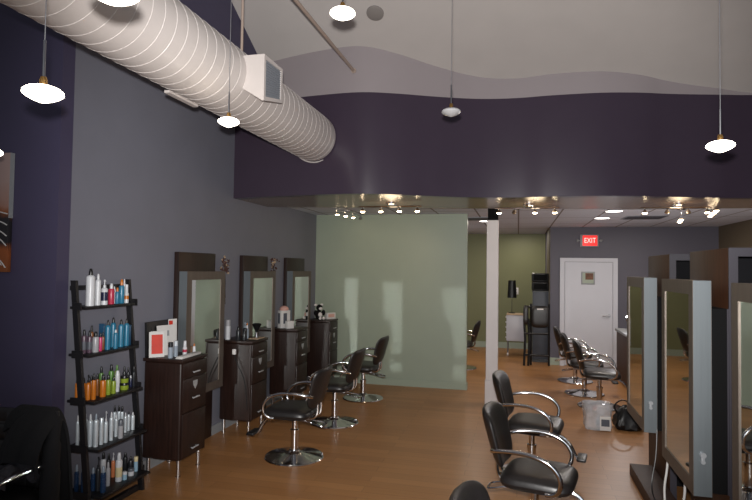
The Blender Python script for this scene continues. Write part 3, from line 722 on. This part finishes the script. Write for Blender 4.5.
booklet('leaflet', (-3.13, 4.67, T), -.3, -.12, .2, .27, .006, M['paper'], 'white leaflet with a small grey text block behind the clear bottles', (-.05, .03, .17, .22), M['trim_grey'])
booklet('postcard', (-3.165, 4.8, T), -.4, -.03, .09, .315, .004, M['paper'], 'white postcard with a red emblem sticking up highest behind the bottles', (-.04, .0,   .25, .3), M['red_print'])
gC = 'bottles on the nearest cabinet'
bottle('cyl', .14, .022, 'clear', 'smoke', (-2.99, 4.505, T), 'clear bottle with dark cap in front of the red magazine', gC)
bottle('cyl', .14, .02, 'clear', 'chrome', (-3.0, 4.6, T), 'clear bottle with pale label beside the leaflet', gC)
bottle('tub', .13, .02, 'white', 'red', (-2.97, 4.7, T), 'white tube bottle with red print on the nearest cabinet', gC)
bottle('bottle', .095, .014, 'white', 'orange', (-2.93, 4.79, T), 'small white bottle with orange cap on the nearest cabinet', gC)
o = MB().box(-.035, .03, -.17, .17, 0, .012, .005).box(-.03, .033, -.165, .172, .012, .022, .004).build('paper_towel', M['paper'])
o.location = (-2.885, 4.63, T); o.rotation_euler = (0, 0, .06); tag(o, 'white folded paper towel along the front edge of the nearest cabinet', 'paper towel')
# second cabinet, y 5.79..6.19
g2 = 'tools and bottles on the second cabinet'
bottle('cyl', .22, .028, 'white', 'silver', (-3.16, 5.85, T), 'tall white canister at the back of the second cabinet', g2)
bottle('bottle', .15, .026, 'smoke', 'black', (-3.02, 5.83, T), 'black bottle, nearest on the second cabinet', g2)
bottle('bottle', .11, .02, 'smoke', 'black', (-2.95, 5.84, T), 'short black bottle at the front of the second cabinet', g2)
bottle('pump', .19, .025, 'smoke', 'clear', (-2.99, 5.93, T), 'dark spray bottle with pale sprayer on the second cabinet', g2)
bottle('bottle', .15, .02, 'clear', 'white', (-3.0, 6.0, T), 'pale clear bottle past the spray bottle on the second cabinet', g2)
bottle('bottle', .17, .016, 'amber', 'orange', (-3.03, 6.06, T), 'slim orange brown bottle beside the black duster on the second cabinet', g2)
r = empty('neck_duster', (-2.93, 6.09, T), 0, 'black fan-shaped neck duster brush standing on the second cabinet', 'brush', g2)
MB().lathe([(0, 0), (.022, 0), (.024, .015), (.017, .05), (.02, .065), (0, .065)], n=18).build('brush_handle', M['steel'], r)
MB().lathe([(.015, .065), (.022, .09), (.042, .13), (.055, .155), (.04, .163), (0, .165)], n=26).build('bristles', M['black_matte'], r)
o = MB().box(-.06, .06, -.1, .1, 0, .006, .002).build('paper_mat', M['tan']); o.location = (-2.905, 6.06, T-.0005); tag(o, 'flat tan paper mat at the front of the second cabinet', 'mat')
o = bpy.data.objects['neck_duster']; o.location = (-2.905, 6.05, T+.0065)
r = empty('tool_holster', (-3.03, 5.78, .88), 0, 'white clip with a hanging cord on the side of the second cabinet', 'tool holder')
MB().box(-.02, .02, -.03, -.002, 0, .06, .006).build('clip', M['white'], r)
MB().tube(spline([(.0, -.02, .0), (.05, -.03, -.1), (.12, -.02, -.25), (.15, -.015, -.4), (.165, -.012, -.6)], 6), .005, 6).build('cord', M['black'], r)
# third cabinet, y 7.1..7.5
r = empty('product_box', (-3.07, 7.22, T), -.5, 'white carton with a dark bottle picture on the third cabinet', 'box')
MB().box(-.04, .04, -.075, .075, 0, .235, .003).build('carton', M['paper'], r)
MB().box(-.03, .01, -.0762, -.075, .06, .2).build('bottle_picture', M['grey_blue'], r)
MB().box(.04, .0412, -.04, .02, .06, .2).build('bottle_picture', M['grey_blue'], r)
o = MB().box(-.03, .03, -.05, .05, 0, .1, .002).build('product_box', M['paper']); o.location = (-2.97, 7.18, T); o.rotation_euler = (0, 0, -.6); tag(o, 'small white carton in front of the taller white carton', 'box')
o = MB().lathe([(0, 0), (.058, .0), (.062, .02), (.05, .045), (.03, .058), (0, .062)], n=24).build('round_tub', M['pink']); o.location = (-3.07, 7.22, T+.236); tag(o, 'blush domed tub lid on top of the tall white carton', 'tub')
# fourth cabinet, y 8.46..8.86
r = empty('stuffed_toy', (-3.05, 8.55, T), -.7, 'black and white plush toy cow on the corner cabinet', 'toy')
b = MB()
for c, a in (((0, 0, .075), (.06, .055, .075)), ((.02, 0, .19), (.05, .05, .05)), ((.06, -.03, .03), (.05, .025, .025)), ((.06, .03, .03), (.05, .025, .025)), ((.03, -.07, .11), (.03, .03, .045)), ((.03, .07, .11), (.03, .03, .045))):
    b.lathe([(math.sin(PI*k/10), -math.cos(PI*k/10)) for k in range(11)], n=16, M=Matrix.Translation(c) @ Matrix.Diagonal((*a, 1)))
b.build('plush_body', M['black_matte'], r)
for nm, c, a in (('muzzle', (.058, 0, .178), (.026, .032, .024)), ('belly', (.05, 0, .08), (.025, .035, .04)), ('ear', (.0, .055, .232), (.014, .03, .02)), ('ear', (.0, -.055, .232), (.014, .03, .02)), ('foot', (.105, -.03, .03), (.014, .024, .024)), ('foot', (.105, .03, .03), (.014, .024, .024))):
    MB().lathe([(math.sin(PI*k/10), -math.cos(PI*k/10)) for k in range(11)], n=14, M=Matrix.Translation(c) @ Matrix.Diagonal((*a, 1))).build(nm, M['white'], r, 'white '+nm)
o = MB().box(-.03, .03, -.085, .085, 0, .1, .003).build('card_holder', M['paper']); MB().box(.03, .032, -.06, .06, .03, .08).build('card_print', M['pink'], o)
o.location = (-2.92, 8.74, T); o.rotation_euler = (0, 0, -.6); tag(o, 'pale pink and white card box on the corner cabinet', 'box')

# dried flowers hanging on the wall
def dried(loc, n, ln, lab):
    r = empty('dried_flowers', loc, 0, lab, 'dried flowers', 'dried flowers on the left wall')
    random.seed(len(lab))
    b = MB()
    for k in range(4): b.tube(spline([(0, .01*(k-1.5), .02), (.008, .012*math.sin(k*2), -ln*.4), (.004, .02*math.cos(k*3)*.5+.015, -ln*(.75+.07*k))], 5), .0035, 5)
    b.build('stems', M['stem'], r)
    b = MB(); w = MB()
    for k in range(n):
        c = Vector((random.uniform(-.02, .045), random.gauss(0, .032), random.uniform(-.09, .09)))
        for j in range(5):
            a = Vector((random.gauss(0, 1), random.gauss(0, 1), random.gauss(0, 1))).normalized()*.022; d_ = a.orthogonal().normalized()*.011
            (w if k % 4 == 0 else b).poly([c, c+a*.5+d_, c+a, c+a*.5-d_])
    b.build('flower_head', M['flower'], r); w.build('pale_petals', M['tan'], r)
    return r
dried((-3.2, 5.815, 1.87), 30, .5, 'dried flower bunch with long stem between first and second left mirrors')
dried((-3.2, 7.13, 1.87), 26, .22, 'shorter dried flower bunch between second and third left mirrors')

# ---------------------------------------------------------------- waiting chair with jacket
r = empty('waiting_chair', (-2.98, 2.72, 0), .05, 'black quilted chair with chrome arm at the lower left', 'chair')
MB().cushion(superell(.22, .25, 32, 5), lambda u, v, h: Vector((u, v-.02, .44+h)), lambda q: .05*(1-q**7)**.5+.005, 8).build('seat', M['leather'], r)
b = MB()
for i in range(5):
    for j in range(5):
        b.cushion(superell(.0445, .049, 16, 7), lambda u, v, h, i=i, j=j: Vector(((i-2)*.09+u, .262+h+.1*(j*.099-.2),   .49+j*.099+v)), lambda q: .014*(1-q**5)**.5, 4)
b.box(-.225, .225, .27, .285, .44, .935, .006)
b.build('backrest', M['leather'], r, 'quilted back')
for s in (-1, 1):
    MB().tube(spline([(s*.24, .26, .5), (s*.233, .16, .63), (s*.235, 0, .645), (s*.235, -.12, .645), (s*.235, -.24, .62), (s*.235, -.27, .5), (s*.235, -.26, .0)], 5), .013, 8).build('armrest', M['chrome'], r)
    MB().cyl((s*.17, .28, 0), (s*.17, .28, .6), .012, n=10).build('leg', M['chrome'], r)
MB().box(-.235, .235, -.02, .0, .38, .4).build('seat_rail', M['steel'], r)
# jacket hung over the right half of the back: front panel, shoulder over the top, rear panel
def drape(x0, x1, prof, flare, fold, th=.016):
    pr = spline([(y, z, 0) for y, z in prof], 4); n = len(pr)
    b = MB()
    def f(u, v):
        p = pr[min(n-1, int(round(v*(n-1))))]; drop = max(0, .97-p.y)
        x = x0+(x1-x0)*u+flare*drop*(u-.25)
        edge = max(0, (u-.72)/.28)
        return Vector((x, p.x+fold*math.sin(u*15+drop*3)*min(1, drop*4)-.02*edge**2, p.y-.075*edge**2.2-.03*max(0, .2-u)/.2))
    b.grid(26, n-1, f)
    bm = b.bm; bmesh.ops.recalc_face_normals(bm, faces=bm.faces[:]); bmesh.ops.solidify(bm, geom=bm.faces[:], thickness=th)
    return b
j = drape(-.03, .225, [(-.2, .7), (-.195, .74), (-.185, .78), (-.16, .83), (-.11, .9), (-.02, .965), (.05, .975), (.085, .9), (.1, .75), (.11, .5), (.12, .25)], .12, .012).build('jacket', M['jacket'])
j.location = (-2.98, 2.99, -.028); j.rotation_euler = (0, 0, .05)
tag(j, 'black wool jacket draped over the back of the quilted chair', 'jacket')
MB().tube(spline([(.19, .0, .9), (.225, -.06, .77), (.245, -.09, .62), (.25, -.1, .46), (.25, -.1, .25)], 6), [.04]*6+[.05]*6+[.055]*6+[.055]*6+[.05], 12).build('sleeve', M['jacket'], j)
drape(-.12, .06, [(-.07, .86), (-.05, .925), (-.01, .972), (.05, .978), (.08, .93)], .1, .008, .02).build('collar', M['jacket'], j)
o = MB().grid(20, 16, lambda u, v: Vector(((u-.5)*.34*(1-.1*math.sin(v*5)), (v-.5)*.3, .1+.03*math.sin(u*7+v*3)-.3*max(0, abs(u-.5)-.3)**1.3-.25*max(0, abs(v-.5)-.3)**1.2+.012*math.sin(v*19))))
bm = o.bm; bmesh.ops.recalc_face_normals(bm, faces=bm.faces[:]); bmesh.ops.solidify(bm, geom=bm.faces[:], thickness=.06)
o = o.build('folded_cloth', M['cloth_grey'])
o.location = (-3.0, 2.8, .535); tag(o, 'dark grey crumpled cloth on the quilted chair seat', 'cloth')

# ---------------------------------------------------------------- bags on the floor
def sack(name, prof, sx, sy, wr, m):
    b = MB(); rows_ = []
    for k, (rr, z) in enumerate(prof):
        row = []
        for i in range(32):
            a = 2*PI*i/32; c, s = math.cos(a), math.sin(a)
            q = rr*(1+wr*math.sin(i*2.7+k*1.7)*.5+wr*math.sin(i*5.3+k)*.5)
            row.append(b.bm.verts.new((q*sx*math.copysign(abs(c)**.55, c), q*sy*math.copysign(abs(s)**.55, s), z+wr*.08*math.sin(i*3.1+k*2)*(k > 0))))
        if rows_: b.bridge(rows_[-1], row)
        rows_.append(row)
    b.bm.faces.new(rows_[0][::-1])
    return b
r = empty('plastic_bag', (.915, 7.22, 0), .1, 'clear plastic shopping bag standing on the floor beside the black purse', 'bag')
sack('bag', [(.9, .004), (1.0, .03), (1.0, .12), (1.02, .22), (1.08, .27), (1.12, .31)], .15, .1, .09, None).build('bag_film', M['plastic_clear'], r)
tag(bottle('cyl', .26, .05, 'white', 'white', (.95, 7.22, .008), 'white bottle inside the clear plastic bag', None, 'paleblue'), cat='bottle')
o = MB().box(-.06, .06, -.025, .025, 0, .16, .003).build('product_box', M['paper']); MB().box(-.045, .045, -.027, -.0245, .05, .13).build('box_print', M['grey_blue'], o); o.location = (.99, 7.145, .008); tag(o, 'small printed box at the front inside the clear bag', 'box')
r = empty('purse', (1.265, 7.33, 0), .1, 'black slouched purse on the floor under the right mirror', 'bag'); r.scale = (1.1, 1, .78)
sack('purse', [(.85, 0), (1.05, .03), (1.08, .08), (.98, .16), (.8, .24), (.55, .31), (.3, .34), (.02, .345)], .13, .12, .13, None).build('purse_body', M['purse'], r)
MB().tube(spline([(-.1, 0, .2), (-.14, -.02, .34), (-.07, -.02, .43), (.0, -.02, .4), (.04, 0, .29)], 6), .009, 8).build('purse_handle', M['purse'], r)
MB().box(.0, .09, -.09, -.03, .29, .325, .008).build('tissue', M['paper'], r, 'white tissue sticking out')

# cords under the right mirrors
for k, (pts, lab) in enumerate((([(1.07, 4.6, .62), (1.05, 4.55, .45), (1.02, 4.5, .3), (1.02, 4.42, .16), (1.05, 4.3, .108), (1.12, 4.15, .106)], 'white power cord hanging below the second mirror from the right, left one'),
                                ([(1.1, 4.28, .55), (1.08, 4.22, .4), (1.05, 4.15, .28), (1.06, 4.08, .17), (1.1, 4.0, .108), (1.15, 3.85, .106)], 'white power cord hanging below the second mirror from the right, right one'))):
    tag(MB().tube(spline(pts, 8), .008, 8).build('power_cord', M['white_cord']), lab, 'cord', 'white cords below the right mirrors')
tag(MB().tube(spline([(1.08, 5.0, .6), (1.06, 4.95, .4), (1.02, 4.9, .2), (1.03, 4.8, .106), (1.09, 4.7, .106)], 8), .005, 6).build('power_cord', M['black']), 'thin black cord beside the white cords below the right mirrors', 'cord')

# ---------------------------------------------------------------- back passage
r = empty('storage_tower', (.45, 12.3, 0), 0, 'tall narrow slate cabinet against the end of the passage wall', 'cabinet')
MB().box(-.15, .145, -.2, .2, .06, 1.42, .008).build('tower_body', M['grey_blue'], r)
MB().box(-.165, .155, -.21, .21, 0, .06).build('plinth', M['black'], r); MB().box(-.165, .155, -.21, .21, 1.42, 1.44).build('tower_top', M['black'], r)
MB().box(-.165, -.148, -.213, -.198, .06, 1.42).box(.142, .155, -.213, -.198, .06, 1.42).build('front_edges', M['black'], r)
for k in (0, 1):
    r = empty('stereo_speaker', (.445, 12.3, 1.441+.181*k), 0, ('black boxy stereo unit lower on the slate cabinet', 'black boxy stereo unit stacked on top of the other one')[k], 'speaker')
    MB().box(-.17, .16, -.18, .18, 0, .178, .02).build('speaker_box', M['black'], r)
    MB().box(-.14, .13, -.186, -.179, .03, .15, .004).build('speaker_face', M['black_matte'], r)
r = empty('folded_chair', (.42, 11.62, 0), 0, 'folded black massage chair with a round-cornered pad before the slate cabinet', 'massage chair')
MB().cushion(superell(.185, .21, 32, 4), lambda u, v, h: Vector((u, h, .95+v)), lambda q: .05*(1-q**6)**.5, 7).build('chest_pad', M['leather'], r)
MB().box(-.06, .06, -.056, -.05, 1.09, 1.115).build('pad_tag', M['white'], r, 'small white tag')
for x in (-.17, .17): MB().tube([(x, .06, 0), (x, .02, .5), (x, .06, 1.2)], .022, 8).build('frame_leg', M['black'], r)
for x in (-.3, -.22): MB().tube([(x, -.06, .0), (x+.02, .0, .5), (x, .06, .9)], .022, 8).build('frame_leg', M['black'], r)
MB().tube([(-.3, 0, .62), (.17, .03, .62)], .018, 8).tube([(-.3, 0, .2), (.17, .03, .2)], .018, 8).tube([(-.26, .05, 1.14), (.17, .06, 1.14)], .02, 8).build('cross_bar', M['black'], r)
MB().cushion(superell(.05, .19, 24, 4), lambda u, v, h: Vector((-.27+u, -.02+h, .98+v)), lambda q: .045*(1-q**6)**.5, 6).build('arm_pad', M['leather'], r)
r = empty('rolling_cart', (-.04, 12.95, 0), 0, 'pale rolling drawer cart with a wooden top below the black lamp', 'cart')
MB().box(-.19, .2, -.2, .2, .32, .88, .008).build('cart_body', M['door_white'], r)
for k in range(5):
    d_ = MB().box(-.202, -.189, -.19, .19, .33+.11*k, .43+.11*k, .003).build('drawer', M['door_white'], r)
    MB().cyl((-.203, 0, .38+.11*k), (-.225, 0, .38+.11*k), .014, n=10).build('knob', M['white'], d_)
MB().box(-.2, .21, -.21, .21, .88, .905, .004).build('cart_top', M['tan'], r, 'light wooden top')
for x in (-.17, .18):
    for y in (-.18, .18):
        l_ = MB().cyl((x, y, .06), (x, y, .33), .014, n=10).build('leg', M['steel'], r)
        MB().cyl((x-.015, y, .032), (x+.015, y, .032), .032, n=16).build('caster', M['white'], l_)
r = empty('table_lamp', (-.13, 13.02, .906), 0, 'thin lamp with a black cylinder shade on the rolling cart', 'lamp')
MB().lathe([(0, 0), (.07, 0), (.07, .012), (.01, .02), (.006, .04), (.006, .4), (0, .4)], n=20).build('lamp_base', M['black'], r)
MB().lathe([(.1, .34), (.082, .72), (.078, .72), (.096, .34)], n=28).build('lamp_shade', M['black'], r)

# ---------------------------------------------------------------- lights
def light(name, kind, loc, energy, col=(1, 1, 1), target=None, **kw):
    l = bpy.data.lights.new(name, kind); l.energy = energy; l.color = col
    for k, v in kw.items(): setattr(l, k, v)
    o = bpy.data.objects.new(name, l); COL.objects.link(o); o.location = loc
    if target is not None: o.rotation_euler = (Vector(target)-Vector(loc)).to_track_quat('-Z', 'Y').to_euler()
    return o
light('flash', 'SPOT', (-.01, -.02, 1.97), FLASH, (1, .97, .94), (-1.1, 6, 2.35), spot_size=math.radians(82), spot_blend=.6, shadow_soft_size=.03)
light('green_wall_spot', 'SPOT', (-1.6, 6.78, 2.5), 26, (1, .74, .46), (-2.1, 8.9, 1.75), spot_size=math.radians(70), spot_blend=1, shadow_soft_size=.05)
for p in ((1.33, 8.74), (1.32, 9.86), (-.56, 10.3), (2.2, 10.4), (-1.0, 12.2), (.1, 13.2)):
    light('can_light', 'AREA', (*p, 2.7), 11, (1, .9, .78), (*p, 0), shape='DISK', size=.2)
for p in ((-1.5, 6.75, 2.47), (.2, 7.1, 2.47), (1.8, 7.2, 2.47)):
    light('track_glow', 'POINT', p, 3, (1, .76, .48), shadow_soft_size=.12, specular_factor=.15)
for p in ((1.6, 9.6, 1.2), (1.2, 7.9, 1.5), (-1.6, 11.5, 1.2), (2.4, 7.6, 1.6)):
    light('back_room_fill', 'POINT', p, 10, (1, .96, .97), shadow_soft_size=.03, specular_factor=0)
# flash light thrown back by the left mirrors onto the green wall
for (my, wx, ww, zt) in ((5.27, -.97, .42, 1.55), (6.57, -1.96, .35, 1.63), (7.87, -2.64, .24, 1.685)):
    d_ = Vector((3.11, my, 0)).normalized(); tgt = Vector((wx, 8.93, zt-.7)); src = tgt-d_*((8.93-my)/d_.y*.93)
    light('mirror_bounce', 'AREA', src, BOUNCE*ww, (.95, 1, .98), tgt, shape='RECTANGLE', size=ww*d_.y, size_y=1.4, spread=math.radians(2), specular_factor=0)
w = bpy.data.worlds.new('World'); bpy.context.scene.world = w; w.use_nodes = True
w.node_tree.nodes['Background'].inputs[0].default_value = (.85, .88, 1, 1); w.node_tree.nodes['Background'].inputs[1].default_value = AMBIENT
light('front_fill', 'AREA', (1.5, -1.9, 2.0), FRONT_FILL, (.86, .93, 1), (0, 6, 2), shape='RECTANGLE', size=6, size_y=2.6)  # unseen area lamp added behind the camera to let cool light into the room

# ---------------------------------------------------------------- camera
cam = bpy.data.cameras.new('camera'); co = bpy.data.objects.new('camera', cam); COL.objects.link(co)
yaw, pitch, roll = math.radians(14.0), math.radians(1.85), math.radians(.8)
fw = Vector((-math.sin(yaw)*math.cos(pitch), math.cos(yaw)*math.cos(pitch), math.sin(pitch)))
rt = Vector((math.cos(yaw), math.sin(yaw), 0)); up = rt.cross(fw)
rt2 = rt*math.cos(roll)+up*math.sin(roll); up2 = up*math.cos(roll)-rt*math.sin(roll)
mw = Matrix((rt2, up2, -fw)).transposed().to_4x4(); mw.translation = (0, 0, 1.85); co.matrix_world = mw
cam.sensor_width = 36; cam.lens = 571/752*36; cam.clip_start = .05
sc = bpy.context.scene; sc.camera = co
sc.view_settings.view_transform = 'Standard'; sc.view_settings.look = 'None'; sc.view_settings.exposure = 0
sc.cycles.use_denoising = True; sc.cycles.max_bounces = 8
